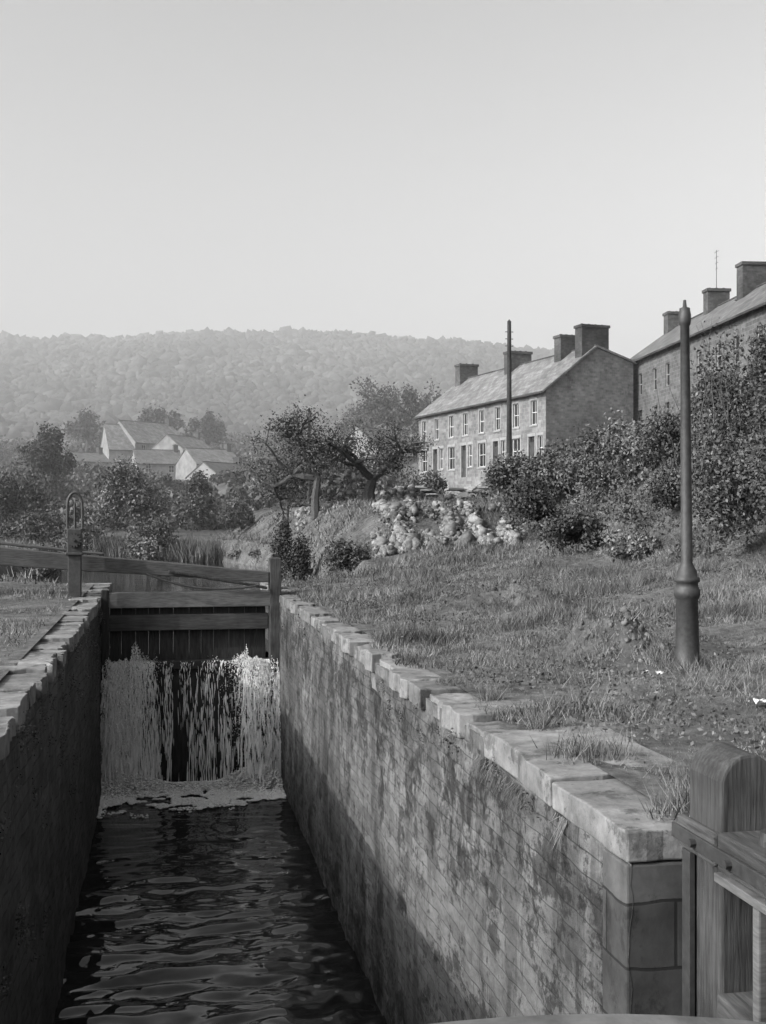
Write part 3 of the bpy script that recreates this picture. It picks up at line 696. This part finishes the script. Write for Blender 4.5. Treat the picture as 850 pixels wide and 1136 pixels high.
for _ in range(26):
    u=random.uniform(450,542); D=random.uniform(53,57); x,y=PX(u,D); z=float(ground(x,y))+random.uniform(.4,1.1)
    b.box(-.4,.4,-.2,.2,-.04,.04,Matrix.Translation((x,y,z))@Matrix.Rotation(random.uniform(0,3),4,'Z')@Matrix.Rotation(random.uniform(-.5,.5),4,'X'))
b.obj('broken_slabs',m_surr)
P=[];R=[]
for (u0,D0,r,n,ra,rb) in ((695,10.6,.42,150,.008,.028),(725,10.3,.3,50,.008,.025),(545,16,.7,25,.012,.035),(620,12,.9,30,.01,.025),(480,18,.8,30,.012,.04)):
    for _ in range(n):
        x,y=PX(u0,D0); x+=random.gauss(0,r*.6); y+=random.gauss(0,r*.4); P.append((x,y,float(ground(x,y))-.004)); R.append(random.uniform(ra,rb)*(1.8 if random.random()<.06 else 1))
for _ in range(420):
    x=random.uniform(2.2,8.5); y=random.uniform(5,24); P.append((x,y,float(ground(x,y)))); R.append(random.uniform(.006,.02))
stones('scattered_stones',P,R,m_soil)
for (u,D) in ((727,8.95),(843,7.9)):
    x,y=PX(u,D); b=B(); V=[(random.uniform(-.012,.012)+(i-2)*.035,random.uniform(-.01,.01)+(j-2)*.03,random.uniform(0,.05)) for j in range(5) for i in range(5)]
    b.add(V,[(j*5+i,j*5+i+1,j*5+i+6,j*5+i+5) for j in range(4) for i in range(4)]); o=b.obj('crumpled_paper',m_frame); o.location=(x,y,float(ground(x,y))+.03)
# ---------------------------------------------------------------- haze in the valley
if HAZE:
    m=bpy.data.materials.new('valley_haze'); m.use_nodes=True; nt=m.node_tree; nt.nodes.remove(nt.nodes['Principled BSDF'])
    v=N(nt,'ShaderNodeVolumeScatter'); v.inputs['Density'].default_value=.0015; v.inputs['Anisotropy'].default_value=.0; v.inputs['Color'].default_value=g(.68)
    nt.links.new(v.outputs[0],nt.nodes['Material Output'].inputs['Volume'])
    b=B(); b.box(-1400,1400,48,900,-20,130); b.obj('haze',m)
# ---------------------------------------------------------------- light
el=math.radians(31); hx,hy=-.953,-.30; nn=math.hypot(hx,hy); ts=Vector((hx/nn*math.cos(el),hy/nn*math.cos(el),math.sin(el)))
sd=bpy.data.lights.new('sun','SUN'); sd.energy=3.0; sd.angle=math.radians(.6); sd.color=(1,.99,.97); so=bpy.data.objects.new('sun',sd); link(so)
so.rotation_euler=ts.to_track_quat('Z','Y').to_euler()
w=bpy.data.worlds.new('World'); scene.world=w; w.use_nodes=True; nt=w.node_tree; bg=nt.nodes['Background']
sky=N(nt,'ShaderNodeTexSky',sky_type='NISHITA'); sky.sun_disc=False; sky.sun_elevation=el; sky.sun_rotation=math.atan2(hx,hy); sky.dust_density=5; sky.air_density=1.0
# blue-sensitive black and white plate: skylight recorded from the blue channel, with the plate's contrast
sp=N(nt,'ShaderNodeSeparateColor'); nt.links.new(sky.outputs[0],sp.inputs[0])
val=math_(nt,'MULTIPLY',math_(nt,'POWER',sp.outputs[2],1.35),.98)
nt.links.new(val,bg.inputs[0]); bg.inputs[1].default_value=.14
# ---------------------------------------------------------------- camera
cd=bpy.data.cameras.new('camera'); cd.sensor_fit='VERTICAL'; cd.sensor_height=24; cd.lens=F/1136*24; cd.shift_y=3/1136; cd.clip_end=4000; cd.clip_start=.05
co=bpy.data.objects.new('camera',cd); link(co); co.location=(0,0,CZ); co.rotation_euler=(math.radians(90),0,-A); scene.camera=co
scene.view_settings.view_transform='Standard'; scene.view_settings.look='None'; scene.view_settings.exposure=0
